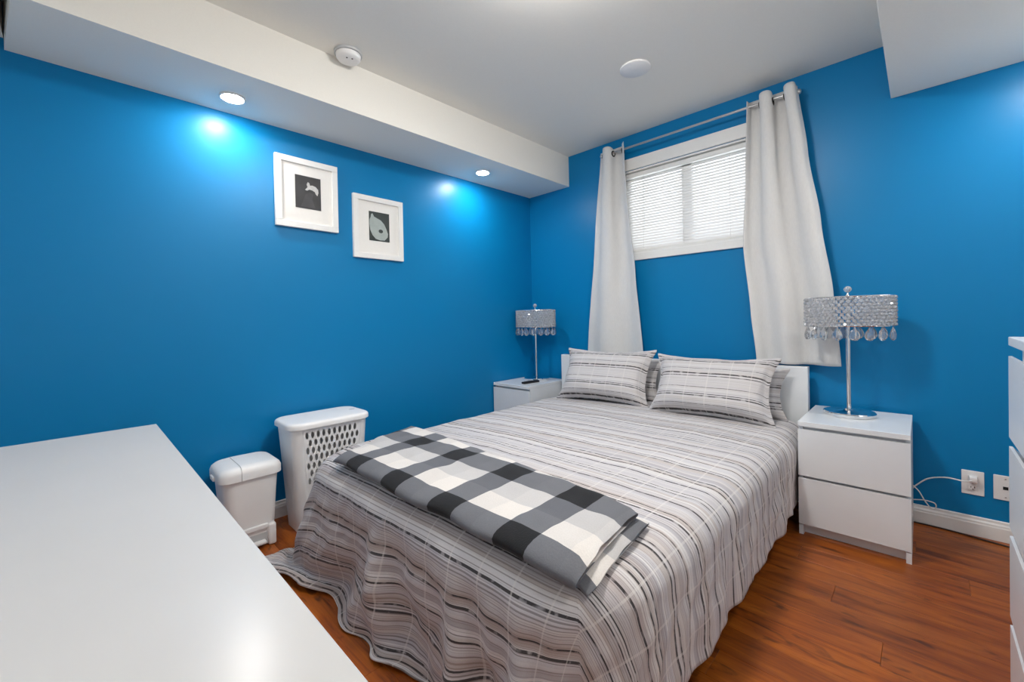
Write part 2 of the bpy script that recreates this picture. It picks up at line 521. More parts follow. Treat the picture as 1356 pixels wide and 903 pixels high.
# blind
bl = thing('window_blind', ((WX0 + WX1) / 2, 0.018, WZ0), 'white horizontal slat blind lowered over the window between the curtains', 'blind')
bw = (WX1 - WX0) / 2 - 0.016
H = WZ1 - WZ0
obj('head_rail', nbox(-bw, bw, -0.012, 0.022, H - 0.052, H - 0.022, bev=0.003), M['trim_white'], bl)
obj('bottom_rail', nbox(-bw, bw, -0.010, 0.012, 0.014, 0.027, bev=0.003), M['trim_white'], bl)
pitch = 0.0197
nsl = int((H - 0.052 - 0.03) / pitch)
bm = bmesh.new()
rings = []
for xx in (-bw, bw):
    ring = []
    for k in range(5):
        a = -1 + k / 2
        ring.append((xx, 0.0125 * a * 0.54 - 0.0012 * (1 - a * a), 0.0125 * a * 0.842))
    for k in range(4, -1, -1):
        a = -1 + k / 2
        ring.append((xx, 0.0125 * a * 0.54 - 0.0012 * (1 - a * a) + 0.0005, 0.0125 * a * 0.842 + 0.0003))
    rings.append(ring)
loft(bm, rings)
sl = obj('slat', bm, M['slat'], bl, smooth='auto', loc=(0, 0, 0.038))
for i in range(1, nsl):
    o = sl.copy(); COL.objects.link(o); o.parent = bl; o.location = (0, 0, 0.038 + i * pitch)
for xx in (-0.30, 0.0, 0.30):
    obj('ladder_cord', tube(bmesh.new(), [(xx, -0.0095, 0.02), (xx, -0.0095, H - 0.05)], 0.0009, 5), M['cord_white'], bl)
obj('tilt_wand', tube(bmesh.new(), [(-bw + 0.18, -0.016, H - 0.05), (-bw + 0.18, -0.016, 0.16)], 0.003, 6), M['glass'], bl)

# ------------------------------------------------------------------ recessed lamps, ceiling fittings
pot_diff = emitter('recessed_lamp_glow', LAMP_COL, POT_E)
def pot(x, y, z, label):
    t = thing('recessed_light', (x, y, z), label, 'ceiling light', 'recessed ceiling lights')
    bm = bmesh.new()
    torus(bm, (0, 0, -0.003), (0, 0, 1), 0.050, 0.006, 40, 8)
    obj('trim_ring', bm, M['trim_white'], t, smooth=True)
    obj('diffuser', lathe(bmesh.new(), [(0.0, -0.0150), (0.018, -0.0140), (0.034, -0.0105), (0.043, -0.006), (0.0445, -0.0008), (0.0, -0.0008)], 36), pot_diff, t)
    return t
pot(0.194, -2.392, ZB, 'lit round recessed light in the left bulkhead, left of the framed pictures')
pot(0.226, -0.786, ZB, 'lit round recessed light in left bulkhead near the room corner')
pot(3.03, -0.42, ZR, 'lit round recessed light in right bulkhead above the outlet wall')
pot(3.03, -2.20, ZR, 'lit round recessed light in right bulkhead above the tall chest')

t = thing('ceiling_lamp', (1.72, -1.80, ZC), 'white flush round dome lamp in the middle of the ceiling', 'ceiling light')
obj('mounting_plate', lathe(bmesh.new(), [(0.0, -0.02), (0.17, -0.02), (0.175, -0.01), (0.175, -0.0005), (0.0, -0.0005)], 40), M['trim_white'], t, smooth='auto')
obj('dome', lathe(bmesh.new(), [(0.0, -0.080), (0.05, -0.078), (0.10, -0.068), (0.14, -0.046), (0.155, -0.0205), (0.0, -0.0205)], 40), emitter('dome_glow', LAMP_COL, DOME_E), t, smooth='auto')

t = thing('smoke_detector', (0.525, -1.957, ZC), 'round white smoke detector on the ceiling beside the left bulkhead', 'smoke detector')
obj('base_ring', lathe(bmesh.new(), [(0.0, -0.012), (0.066, -0.012), (0.068, -0.009), (0.068, -0.0005), (0.0, -0.0005)], 40), M['plastic_grey'], t, smooth='auto')
obj('cover', lathe(bmesh.new(), [(0.0, -0.040), (0.040, -0.040), (0.052, -0.036), (0.058, -0.028), (0.060, -0.013), (0.0, -0.013)], 40), M['plastic'], t, smooth='auto')
for dx, dy in ((0.022, -0.018), (0.030, 0.006)):
    obj('indicator', lathe(bmesh.new(), [(0.0, -0.0415), (0.004, -0.0415), (0.004, -0.0402), (0.0, -0.0402)], 10, (dx, dy, 0)), M['dark'], t)
t = thing('ceiling_cover_plate', (1.475, -0.770, ZC), 'flat round white blank cover plate on the ceiling', 'cover plate')
obj('plate', lathe(bmesh.new(), [(0.0, -0.012), (0.076, -0.012), (0.082, -0.008), (0.082, -0.0005), (0.0, -0.0005)], 44), M['plastic'], t, smooth='auto')

# ------------------------------------------------------------------ drawer furniture
def drawer_unit(name, loc, w, d, h, cols, rows, label, cat, top_gap, mid_gap, base, tt, rz=0.0, group=None, topmat='lacquer'):
    """local: front faces -y at y=0, body goes back to y=d, x 0..w"""
    t = thing(name, loc, label, cat, group, rz)
    ft = 0.019
    bm = nbox(0, w, 0, d, h - tt, h, bev=0.0015)
    obj('top', bm, M[topmat], t)
    for xa in (0.0, w - 0.018):
        obj('side_panel', nbox(xa, xa + 0.018, ft + 0.004, d, 0, h - tt - 0.0002), M['lacquer'], t)
    obj('back_panel', nbox(0.0185, w - 0.0185, d - 0.008, d, 0.03, h - tt - 0.0004), M['lacquer'], t)
    obj('plinth', nbox(0.0185, w - 0.0185, 0.038, 0.054, 0, base - 0.004), M['lacquer'], t)
    for xa in (0.0, w - 0.018):
        obj('foot_post', nbox(xa, xa + 0.018, 0.003, ft + 0.0036, 0, base - 0.006), M['lacquer'], t)
    z1 = h - tt - top_gap
    z0 = base
    dh = (z1 - z0 - (rows - 1) * mid_gap) / rows
    cwid = (w - (cols - 1) * 0.004) / cols
    fr = None
    for c in range(cols):
        for r in range(rows):
            a = c * (cwid + 0.004)
            b = z0 + r * (dh + mid_gap)
            if fr is None:
                bm = bmesh.new()
                # front with a bevelled finger edge along the top, and the box behind it
                prof = [(0.0, 0.0), (0.0, dh), (0.006, dh), (ft, dh - 0.016), (ft, 0.0)]
                loft(bm, [[(0.0, y, z) for y, z in prof], [(cwid, y, z) for y, z in prof]])
                fr = obj('drawer_front', bm, M['lacquer'], t, loc=(a, 0, b))
                inset = 0.022
                dbox = obj('drawer_box', nbox(inset, cwid - inset, ft, d - 0.04, 0.01, dh - 0.025), M['lacquer'], fr)
            else:
                o = fr.copy(); COL.objects.link(o); o.parent = t; o.location = (a, 0, b)
                p = dbox.copy(); COL.objects.link(p); p.parent = o
        # rails behind the gaps
    for r in range(rows):
        zr = z0 + (r + 1) * (dh + mid_gap) - mid_gap
        obj('rail', nbox(0.0185, w - 0.0185, 0.034, 0.050, zr - 0.012, zr + (mid_gap if r < rows - 1 else top_gap) - 0.0006), M['lacquer'], t)
    return t

drawer_unit('nightstand', (2.162, -0.521, 0), 0.40, 0.48, 0.55, 1, 2, 'white two drawer nightstand on the right of the bed, beside the outlets', 'nightstand', 0.014, 0.012, 0.052, 0.023, group='nightstands')
drawer_unit('nightstand', (0.010, -0.525, 0), 0.395, 0.48, 0.55, 1, 2, 'white two drawer nightstand in the corner left of the bed, holding a remote', 'nightstand', 0.014, 0.012, 0.052, 0.023, group='nightstands')
# tall chest on the right, front facing -x
drawer_unit('tall_chest', (2.756, -1.303, 0), 0.80, 0.48, 1.005, 1, 4, 'tall white four drawer chest at the right edge of the view', 'chest of drawers', 0.027, 0.024, 0.06, 0.022, rz=-PI / 2)
# low dresser in front of the camera, front facing +y
drawer_unit('low_dresser', (2.490, -2.786, 0), 1.602, 0.48, 0.78, 2, 3, 'wide low white dresser with a glossy top in the left foreground', 'dresser', 0.02, 0.02, 0.06, 0.022, rz=PI, topmat='lacquer_top')

# ------------------------------------------------------------------ bed
bed = thing('platform_bed', (0, 0, 0), 'white platform bed with a low plain headboard under striped bedding', 'bed')
BX0, BX1 = 0.425, 2.142
obj('headboard', nbox(BX0, BX1, -0.128, -0.080, 0.0, 0.772, bev=0.002), M['lacquer'], bed)
for xa, xb in ((0.56, 0.585), (2.065, 2.09)):
    obj('side_rail', nbox(xa, xb, -2.06, -0.129, 0.16, 0.34, bev=0.002), M['underbed_shade'], bed)
obj('footboard', nbox(0.70, 1.96, -2.16, -2.135, 0.16, 0.34, bev=0.002), M['underbed_shade'], bed)
obj('slat_base', nbox(0.586, 2.064, -2.05, -0.13, 0.20, 0.235), M['underbed_shade'], bed)
for xx in (0.60, 1.30, 2.00):
    for yy in (-1.98, -0.25):
        obj('leg', lathe(bmesh.new(), [(0.022, 0.0), (0.026, 0.1998)], 14, (xx, yy, 0)), M['dark'], bed, smooth='auto')
obj('mattress', nbox(0.600, 2.050, -2.12, -0.132, 0.236, 0.440, bev=0.05, seg=4), M['mattress'], bed, smooth=True)

DL, DR, DF, HY = 0.42, 0.395, 0.54, -0.20
QX0, QX1, QY0 = 0.600, 2.062, -2.165
RC, RHO, ZT = 0.16, 0.085, 0.472
def duvet_point(px, py, wr=True):
    ix0, ix1, iy0 = QX0 + RC, QX1 - RC, QY0 + RC
    qx = min(ix1, max(ix0, px)); qy = max(iy0, py)
    ex, ey = px - qx, py - qy
    L = math.hypot(ex, ey)
    crown = 0.022 * (1 - min(1.0, abs((px - 1.33) / 0.80)) ** 3) * (1 - 0.5 * smooth01(-1.6, -2.25, py))
    wz = 0.0
    if wr:
        wz = 0.007 * noise.noise(Vector((px * 3.2, py * 5.0, 0.3))) + 0.004 * noise.noise(Vector((px * 9 + py * 6, py * 10, 1.7)))
    if L <= RC:
        return Vector((px, py, ZT + crown + wz)), Vector((0, 0, 1)), 0.0
    d = L - RC
    nx, ny = ex / L, ey / L
    if nx > 0 and ny < 0:
        lm = min((RC + DR) / max(nx, 1e-6), (RC + DF) / max(-ny, 1e-6)) - RC
        d *= (DR * nx * nx + DF * ny * ny) / lm
    bx, by = qx + nx * RC, qy + ny * RC
    foot = max(0.0, -ny); right = max(0.0, nx); left = max(0.0, -nx)
    # hanging angle
    flare = 0.05 * right + foot * foot * (0.03 + 0.10 * smooth01(1.9, 0.6, px)) + left * (0.32 * smooth01(-1.5, -2.2, py) + 0.04)
    if nx > 0 and py > -0.62: flare *= 0.0
    th = PI / 2 - flare
    if d < RHO * th:
        a = d / RHO
        o = RHO * math.sin(a); z = ZT - RHO * (1 - math.cos(a)); tz = a
    else:
        rest = d - RHO * th
        o = RHO * math.sin(th) + rest * math.cos(th)
        z = ZT - RHO * (1 - math.cos(th)) - rest * math.sin(th); tz = th
    z += crown * max(0.0, 1 - d / 0.12)
    nrm = Vector((nx * math.sin(tz), ny * math.sin(tz), math.cos(tz)))
    pos = Vector((bx + nx * o, by + ny * o, z))
    # tangential coordinate along the hem
    ang = math.atan2(nx, -ny)
    if abs(ang) < 1e-6:
        c = px
    elif ang > 0:
        c = ix1 + ang * 0.30 + (max(0.0, py - iy0))
    else:
        c = ix0 + ang * 0.30 - (max(0.0, py - iy0))
    amp = smooth01(0.06, 0.50, d) * (0.060 * max(foot, 0.75 * left) * smooth01(2.30, 1.75, c) + 0.010)
    if nx > 0.9 and py > -0.62: amp = 0
    ph = c * 17.0 + d * 5.0 * math.sin(c * 3.1) + 2.4 * noise.noise(Vector((c * 2.2, d * 1.2, 4.0)))
    w = math.sin(ph) * 0.55 + 0.32 * math.sin(ph * 2.1 + 1.0) + 0.22 * math.sin(c * 24.0 + d * 13.0 + 1.5 * noise.noise(Vector((c * 3, d * 3, 6.0)))) + 0.9 * noise.noise(Vector((c * 6.0, d * 5.0, 9.1)))
    hor = Vector((nx, ny, 0))
    pos += hor * (amp * w * 0.8 * (1 - 0.45 * smooth01(0.40, 0.56, d)))
    if wr:
        pos += nrm * (wz + 0.010 * noise.noise(Vector((c * 14.0 + d * 9, d * 13.0, 2.2))) * smooth01(0.02, 0.2, d))
    # cloth that reaches the floor runs out along it
    fl = 0.008 + 0.012 * (0.5 + 0.5 * math.sin(c * 23 + 1.3)) + 0.030 * math.exp(-((c - 0.72) / 0.12) ** 2)
    if pos.z < fl:
        k = fl - pos.z
        pos += hor * k * 0.55
        pos.z = fl * (0.4 + 0.6 * math.exp(-k * 14)) + 0.010 * max(0.0, math.sin(k * 40 + c * 9)) * min(1.0, k * 20)
        pos.z = max(pos.z, 0.004)
    return pos, nrm, d

NU, NV = 210, 230
ux0, ux1 = QX0 - DL, QX1 + DR
vy0, vy1 = QY0 - DF, HY
verts, uvs, faces = [], [], []
for j in range(NV + 1):
    for i in range(NU + 1):
        px = ux0 + (ux1 - ux0) * i / NU
        py = vy0 + (vy1 - vy0) * j / NV
        # hem that wanders a little and dips away towards the floor on the right foot corner
        p, n, d = duvet_point(px, py)
        verts.append(p); uvs.append((px, py + 4.0 + 0.012 * math.sin(px * 2.3)))
for j in range(NV):
    for i in range(NU):
        a = j * (NU + 1) + i
        faces.append((a, a + 1, a + NU + 2, a + NU + 1))
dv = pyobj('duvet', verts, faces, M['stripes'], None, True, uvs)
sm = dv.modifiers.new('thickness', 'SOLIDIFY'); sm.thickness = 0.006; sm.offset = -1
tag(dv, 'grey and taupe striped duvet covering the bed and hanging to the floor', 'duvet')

# pillows
def pillow(name, loc, w, h, T, tilt, rz, label, seed, voff, droop=0.0):
    a, b = w / 2, h / 2
    NX, NY = 34, 24
    fr = 0.055
    vs, uv, fs = [], [], []
    def pt(u, v, side):
        uu, vv = max(-1, min(1, u)), max(-1, min(1, v))
        k = 0.13
        x = a * u * (1 - k * (1 - vv * vv) * uu * uu)
        z = b * v * (1 - k * (1 - uu * uu) * vv * vv)
        th = T / 2 * (max(0.0, (1 - uu ** 4) * (1 - vv ** 4))) ** 0.5 * (0.72 + 0.28 * (1 - vv) / 1.0 * 0.9)
        th += 0.006 * noise.noise(Vector((u * 2.5 + seed, v * 2.5, side))) * (1 - abs(uu)) * 2
        edge = max(abs(u), abs(v)) - 1
        y = -side * (th + 0.0015)
        if edge > 0 or max(abs(uu), abs(vv)) > 0.93:
            y += 0.012 * noise.noise(Vector((u * 4 + seed * 3, v * 4, 0.5)))
        z -= droop * abs(u) ** 2 * (1 if v > 0 else 0) * max(0, v)
        return (x, y, z)
    us = [-1 - fr * 0.7] + [-1 + 2 * i / NX for i in range(NX + 1)] + [1 + fr * 0.7]
    vvs = [-1 - fr] + [-1 + 2 * j / NY for j in range(NY + 1)] + [1 + fr]
    n1, n2 = len(us), len(vvs)
    for side in (1, -1):
        for v in vvs:
            for u in us:
                vs.append(pt(u, v, side)); uv.append((a * u + seed, b * v + voff))
    for s in range(2):
        o = s * n1 * n2
        for j in range(n2 - 1):
            for i in range(n1 - 1):
                q = (o + j * n1 + i, o + j * n1 + i + 1, o + (j + 1) * n1 + i + 1, o + (j + 1) * n1 + i)
                fs.append(q if s == 0 else q[::-1])
    rim = [i for i in range(n1)] + [j * n1 + n1 - 1 for j in range(1, n2)] + [(n2 - 1) * n1 + i for i in range(n1 - 2, -1, -1)] + [j * n1 for j in range(n2 - 2, 0, -1)]
    o = n1 * n2
    for k in range(len(rim)):
        p, q = rim[k], rim[(k + 1) % len(rim)]
        fs.append((p, p + o, q + o, q))
    ob = pyobj(name, vs, fs, M['stripes_sham'], None, True, uv)
    ob.location = loc
    ob.rotation_euler = (tilt, 0, rz)
    return tag(ob, label, 'pillow', 'striped pillows at the headboard')
pillow('pillow', (0.985, -0.198, 0.626), 0.67, 0.29, 0.11, math.radians(-10), 0.02, 'rear striped pillow against the headboard, behind the left front pillow', 3.1, 0.9)
pillow('pillow', (1.725, -0.200, 0.618), 0.66, 0.28, 0.12, math.radians(-10), -0.02, 'rear striped pillow against the headboard, behind the right front pillow', 5.3, 1.3)
pillow('pillow', (0.985, -0.360, 0.664), 0.665, 0.385, 0.19, math.radians(-27), math.radians(5), 'left front striped pillow, below the left curtain', 1.7, 0.35)
pillow('pillow', (1.700, -0.360, 0.652), 0.67, 0.375, 0.19, math.radians(-27), math.radians(2), 'right front striped pillow, below the right curtain', 7.9, 0.35)

# folded checked blanket lying over the foot of the bed
def blanket():
    vs, uv, fs = [], [], []
    NS = 60
    def slab(h0, h1, sa0, sa1, sb0, sb1, tb0, tb1, tf, uo):
        """s ends at back (sa0,sa1) and front (sb0,sb1); t back left/right; t front"""
        base = len(vs)
        r = (h1 - h0) / 2
        sec = []          # (t fraction 0 back..1 front, h, extra v)
        nT = 26
        for k in range(nT + 1): sec.append((k / nT, h1, 0))
        for k in range(1, 6):
            a = PI * k / 6
            sec.append((1.0, h0 + r + r * math.cos(a), r * math.sin(a)))
        for k in range(nT, -1, -2): sec.append((k / nT, h0, 0))
        for k in range(1, 4):
            a = PI * k / 4
            sec.append((0.0, h0 + r - r * math.cos(a), -r * math.sin(a)))
        n = len(sec)
        for i in range(NS + 1):
            a = i / NS
            acc = 0.0; prev = None
            for q, (ft, hh, ext) in enumerate(sec):
                s = (sa0 + (sa1 - sa0) * a) * (1 - ft) + (sb0 + (sb1 - sb0) * a) * ft
                t = (tb0 + (tb1 - tb0) * a) * (1 - ft) + tf * ft
                s += 0.006 * noise.noise(Vector((ft * 5, a * 2, uo)))
                t += 0.008 * noise.noise(Vector((a * 7, ft, uo + 3))) - ext
                P, N, d = duvet_point(s, t, False)
                sh = min(1.0, min(a, 1 - a) * NS / 1.2)      # rounded ends
                hm = (h0 + h1) / 2
                h = hm + (hh - hm) * (0.25 + 0.75 * sh ** 0.5)
                puff = 0.007 * noise.noise(Vector((s * 7, t * 9, uo * 2))) + 0.004 * noise.noise(Vector((s * 16 + t * 9, t * 18, uo)))
                p = P + N * (h + 0.006 + (puff + 0.004 if hh > hm else 0))
                vs.append(p)
                uv.append((s, t * -1.0 + ((h1 - hh) * 1.2)))
        for i in range(NS):
            for q in range(n):
                q2 = (q + 1) % n
                A = base + i * n
                fs.append((A + q, A + q2, A + n + q2, A + n + q))
        fs.append([base + q for q in range(n)])
        fs.append([base + NS * n + q for q in range(n)][::-1])
    slab(0.004, 0.018, 0.690, 2.045, 0.840, 2.075, -1.745, -1.850, -2.185, -0.02)
    slab(0.019, 0.050, 0.690, 2.020, 0.835, 2.050, -1.765, -1.875, -2.190, 0.7)
    # uv origin so that a dark row lies along the front fold
    uv2 = [(a - 0.945 + 2.87, b - 1.855 + 3.0) for a, b in uv]
    o = pyobj('throw_blanket', vs, fs, M['plaid'], None, True, uv2)
    return tag(o, 'folded black, grey and white checked throw blanket across the foot of the bed', 'blanket')
blanket()

# ------------------------------------------------------------------ curtains and rod
ROD_Y, ROD_Z = -0.090, 2.318
rod = thing('curtain_rod', (0, ROD_Y, ROD_Z), 'thin grey metal curtain rod above the window', 'curtain rod')
obj('pole', tube(bmesh.new(), [(0.835, 0, 0), (2.108, 0, 0.006)], 0.0075, 12), M['rod_metal'], rod, smooth='auto')
for xx in (0.832, 2.112):
    obj('finial', lathe(bmesh.new(), [(0.0, -0.014), (0.010, -0.011), (0.014, 0.0), (0.010, 0.011), (0.0, 0.014)], 14, (xx, 0, 0.0)), M['rod_metal'], rod, smooth=True)
for xx in (0.845, 2.085):
    bm = bmesh.new()
    box(bm, xx - 0.008, xx + 0.008, 0.006, 0.0895, -0.006, 0.006)
    box(bm, xx - 0.012, xx + 0.012, 0.082, 0.0895, -0.035, 0.035)
    obj('bracket', bm, M['rod_metal'], rod)

def interp(tab, x):
    for (a, va), (b, vb) in zip(tab, tab[1:]):
        if x <= b:
            f = (x - a) / (b - a)
            f = f * f * (3 - 2 * f) * 0.5 + f * 0.5
            return va + (vb - va) * f
    return tab[-1][1]

def curtain(name, label, left, right, ztop, zbot, waves, phase, amp_top, amp_bot, ybot, grommets, seed):
    NA, NH = 110, 90
    def P(a, h):
        # a 0..1 across, h 0 top .. 1 bottom
        z = ztop + (zbot - ztop) * h
        x0, x1 = interp(left, h), interp(right, h)
        amp = amp_top + (amp_bot - amp_top) * smooth01(0.0, 0.55, h)
        ph = 2 * PI * waves * a + phase + 0.5 * h * noise.noise(Vector((a * 2 + seed, h * 1.5, 0.2)))
        x = x0 + (x1 - x0) * a + (0.012 * (1 - h)) * math.sin(2 * ph) * -1 * smooth01(0, 0.1, a) * smooth01(1, 0.9, a)
        y = ROD_Y + (ybot - ROD_Y) * smooth01(0.15, 1.0, h) + amp * math.sin(ph)
        y += 0.006 * noise.noise(Vector((a * 5 + seed, h * 6, 1.0))) * smooth01(0.05, 0.4, h)
        z -= (0.020 * (1 - abs(math.sin(ph)))) * smooth01(0.05, 0.0, h)
        y = min(y, -0.024)
        return Vector((x, y, z))
    vs, fs = [], []
    for j in range(NH + 1):
        for i in range(NA + 1):
            vs.append(P(i / NA, j / NH))
    for j in range(NH):
        for i in range(NA):
            q = j * (NA + 1) + i
            fs.append((q, q + 1, q + NA + 2, q + NA + 1))
    root = thing(name, ((interp(left, 1) + interp(right, 1)) / 2, ybot, zbot), label, 'curtain', 'curtain panels')
    loc = root.location
    c = pyobj('panel', [v - loc for v in vs], fs, M['curtain'], root, True)
    m = c.modifiers.new('thickness', 'SOLIDIFY'); m.thickness = 0.003; m.offset = 0
    hg = (ztop - ROD_Z) / (ztop - zbot)
    for a in grommets:
        p = P(a, hg)
        n = (P(a + 0.01, hg) - P(a - 0.01, hg)).cross(P(a, hg + 0.01) - P(a, hg - 0.01)).normalized()
        obj('grommet', torus(bmesh.new(), p - loc, n, 0.0185, 0.0058, 22, 8), M['bronze'], root, smooth=True)
    return root

def zeros(waves, phase):
    out = []
    for k in range(-8, 12):
        a = (k * PI - phase) / (2 * PI * waves)
        if 0.03 < a < 0.97: out.append(a)
    return out
wL, pL = 1.5, 1.05
curtain('window_curtain', 'narrow ivory curtain panel on the left of the window', [(0, 0.800), (0.35, 0.745), (1, 0.640)], [(0, 1.040), (0.25, 1.052), (0.6, 1.10), (1, 1.150)],
        2.362, 0.785, wL, pL, 0.044, 0.028, -0.075, zeros(wL, pL), 2.0)
wR, pR = 2.05, -0.35
curtain('window_curtain', 'wide flaring ivory curtain panel on the right of the window', [(0, 1.852), (0.3, 1.835), (0.55, 1.815), (0.8, 1.85), (1, 1.880)], [(0, 2.105), (0.25, 2.150), (0.5, 2.205), (0.75, 2.255), (1, 2.285)],
        2.368, 0.780, wR, pR, 0.046, 0.026, -0.075, zeros(wR, pR), 5.0)

# ------------------------------------------------------------------ framed pictures on the left wall (wall plane x = 0)
def picture(y0, y1, z0, z1, label, kind, tilt):
    w, h = y1 - y0, z1 - z0
    t = thing('picture_frame', (0.0, (y0 + y1) / 2, (z0 + z1) / 2), label, 'picture', 'white framed pictures on the blue wall')
    t.rotation_euler = (tilt, 0, 0)
    fw = 0.034
    a, b = w / 2, h / 2
    for (ya, yb, za, zb) in ((-a, a, b - fw, b), (-a, a, -b, -b + fw), (-a, -a + fw, -b + fw, b - fw), (a - fw, a, -b + fw, b - fw)):
        obj('frame_bar', nbox(0.001, 0.024, ya, yb, za, zb, bev=0.0015, seg=1), M['trim_white'], t)
    obj('mat', nbox(0.002, 0.012, -a + fw, a - fw, -b + fw, b - fw), M['mat_board'], t)
    pw2, ph2 = w * 0.205, h * 0.235
    cy, cz = 0.004, 0.012
    pr = obj('print', nbox(0.0122, 0.0136, cy - pw2, cy + pw2, cz - ph2, cz + ph2), M['print_dark' if kind == 0 else 'print_darkgreen'], t)
    def flat(name, pts, mat, x=0.0146):
        bm = bmesh.new()
        loft(bm, [[(0.0136, cy + p * pw2, cz + q * ph2) for p, q in pts], [(x, cy + p * pw2, cz + q * ph2) for p, q in pts]])
        return obj(name, bm, mat, pr)
    if kind == 0:
        flat('petal', [(-0.25, 0.16), (-0.05, 0.34), (-0.12, 0.5), (-0.02, 0.66), (0.1, 0.6), (0.14, 0.46), (0.34, 0.5), (0.6, 0.44), (0.78, 0.3), (0.8, 0.1), (0.72, -0.1), (0.6, -0.02), (0.52, 0.12), (0.3, 0.2), (0.1, 0.22), (-0.1, 0.12)], M['print_white'])
        flat('leaf_shade', [(-0.6, -0.9), (-0.2, -0.1), (0.1, 0.05), (0.4, -0.05), (0.3, -0.4), (0.55, -0.9)], M['print_shade'], 0.0139)
    else:
        pts = [(-0.80, 0.80), (-0.66, 0.86), (-0.52, 0.66), (-0.20, 0.56), (0.15, 0.46), (0.48, 0.22), (0.70, -0.12), (0.84, -0.42), (0.80, -0.66), (0.50, -0.90), (0.05, -0.93), (-0.38, -0.86), (-0.70, -0.62), (-0.90, -0.28), (-0.97, 0.12), (-0.95, 0.42), (-0.84, 0.60)]
        flat('petal', pts, M['print_pale'])
        pts = [(0.12 + 0.22 * math.cos(2 * PI * k / 12), -0.3 + 0.13 * math.sin(2 * PI * k / 12)) for k in range(12)]
        flat('flower_centre', pts, M['print_darkgreen'], 0.0152)
    return t
picture(-2.162, -1.810, 1.636, 2.040, 'white framed print of a white flower on dark ground, left and higher one', 0, math.radians(-0.4))
picture(-1.714, -1.358, 1.497, 1.904, 'white framed print of a pale round bloom, right and lower one', 1, math.radians(-0.4))

# ------------------------------------------------------------------ waste bin and laundry hamper
def rr3(x0, x1, y0, y1, r, z, n=6):
    return [(a, b, z) for a, b in rrect(x0, x1, y0, y1, r, n)]
tb = thing('pedal_bin', (0.192, -2.388, 0), 'small white plastic pedal bin against the blue wall beside the hamper', 'waste bin')
bm = bmesh.new()
rings = []
for z, k in ((0.012, 0.0), (0.10, 0.004), (0.20, 0.010), (0.30, 0.016), (0.352, 0.020)):
    rings.append(rr3(-0.098 - k, 0.098 + k, -0.098 - k, 0.098 + k, 0.045, z))
loft(bm, rings)
obj('body', bm, M['plastic'], tb, smooth='auto')
obj('foot_skirt', nbox(-0.094, 0.085, -0.090, 0.090, 0.0, 0.0118, bev=0.004), M['plastic'], tb)
for ya, yb in ((-0.098, -0.062), (0.062, 0.098)):
    obj('corner_leg', nbox(0.066, 0.112, ya, yb, 0.0, 0.105, bev=0.010, seg=3), M['plastic'], tb, smooth='auto')
obj('pedal_brow', nbox(0.085, 0.112, -0.0615, 0.0615, 0.090, 0.112, bev=0.004), M['plastic'], tb)
obj('pedal', nbox(0.080, 0.128, -0.050, 0.050, 0.022, 0.036, bev=0.005), M['plastic'], tb, smooth='auto')
bm = bmesh.new()
box(bm, 0.0988, 0.1006, -0.0605, 0.0605, 0.0125, 0.0895)
obj('pedal_recess', bm, M['plastic_grey'], tb)
def lidpart(y0, y1, hump):
    bm = bmesh.new()
    rings = []
    for z, k in ((0.350, 0.004), (0.352, 0.0), (0.383, 0.0), (0.397, 0.006), (0.406, 0.018), (0.409, 0.036)):
        ring = []
        for a, b in rrect(-0.130 + k, 0.130 - k, -0.134 + k, 0.134 - k, 0.052 - k * 0.6, 8):
            bb = min(y1, max(y0, b))
            zz = z + (0.010 * hump * math.cos((bb) / 0.134 * PI / 2) if z > 0.39 else 0)
            if z < 0.352: zz = z
            ring.append((a, bb, zz))
        rings.append(ring)
    loft(bm, rings)
    return bm
obj('lid', lidpart(-0.0455, 0.14, 1.0), M['plastic'], tb, smooth='auto')
obj('lid_hinge_cover', lidpart(-0.14, -0.0475, 0.9), M['plastic'], tb, smooth='auto')
obj('grip_tab', nbox(-0.03, 0.03, -0.142, -0.132, 0.352, 0.372, bev=0.003), M['plastic'], tb)

hm = thing('laundry_hamper', (0.205, -2.012, 0), 'tall white plastic laundry hamper with oval holes and a lid', 'hamper')
hw, hl = 0.135, 0.203       # half sizes (x, y) at the top of the body
def hrow(z):
    k = 0.030 * (1 - z / 0.55)
    return hw - k, hl - k
PZ0, PZ1 = 0.165, 0.525
NRX = 10
rowh = (PZ1 - PZ0) / 9
bm = bmesh.new()
zs = [0.0, 0.03, PZ0 + 0.0, 0.25, 0.34, 0.43, PZ1, 0.549]
loops = []
r = 0.05
for z in zs:
    a, b = hrow(z)
    loops.append([Vector((p, q, z)) for p, q in rrect(-a, a, -b, b, r, 7)])
n = len(loops[0])
vl = [[bm.verts.new(p) for p in L] for L in loops]
for k in range(len(zs) - 1):
    for i in range(n):
        j = (i + 1) % n
        mid = (loops[k][i] + loops[k][j]) / 2
        span = (loops[k][i] - loops[k][j]).length
        # leave the two long flat faces open over the perforated zone
        if PZ0 - 1e-6 <= zs[k] < PZ1 - 1e-6 and span > 0.15 and mid.x > 0 and abs(loops[k][i].y - loops[k][j].y) > 0.15:
            continue
        bm.faces.new((vl[k][i], vl[k][j], vl[k + 1][j], vl[k + 1][i]))
bm.faces.new(list(reversed(vl[0])))
ob = obj('body', bm, M['plastic'], hm, smooth='auto')
so = ob.modifiers.new('wall', 'SOLIDIFY'); so.thickness = 0.003; so.offset = -1
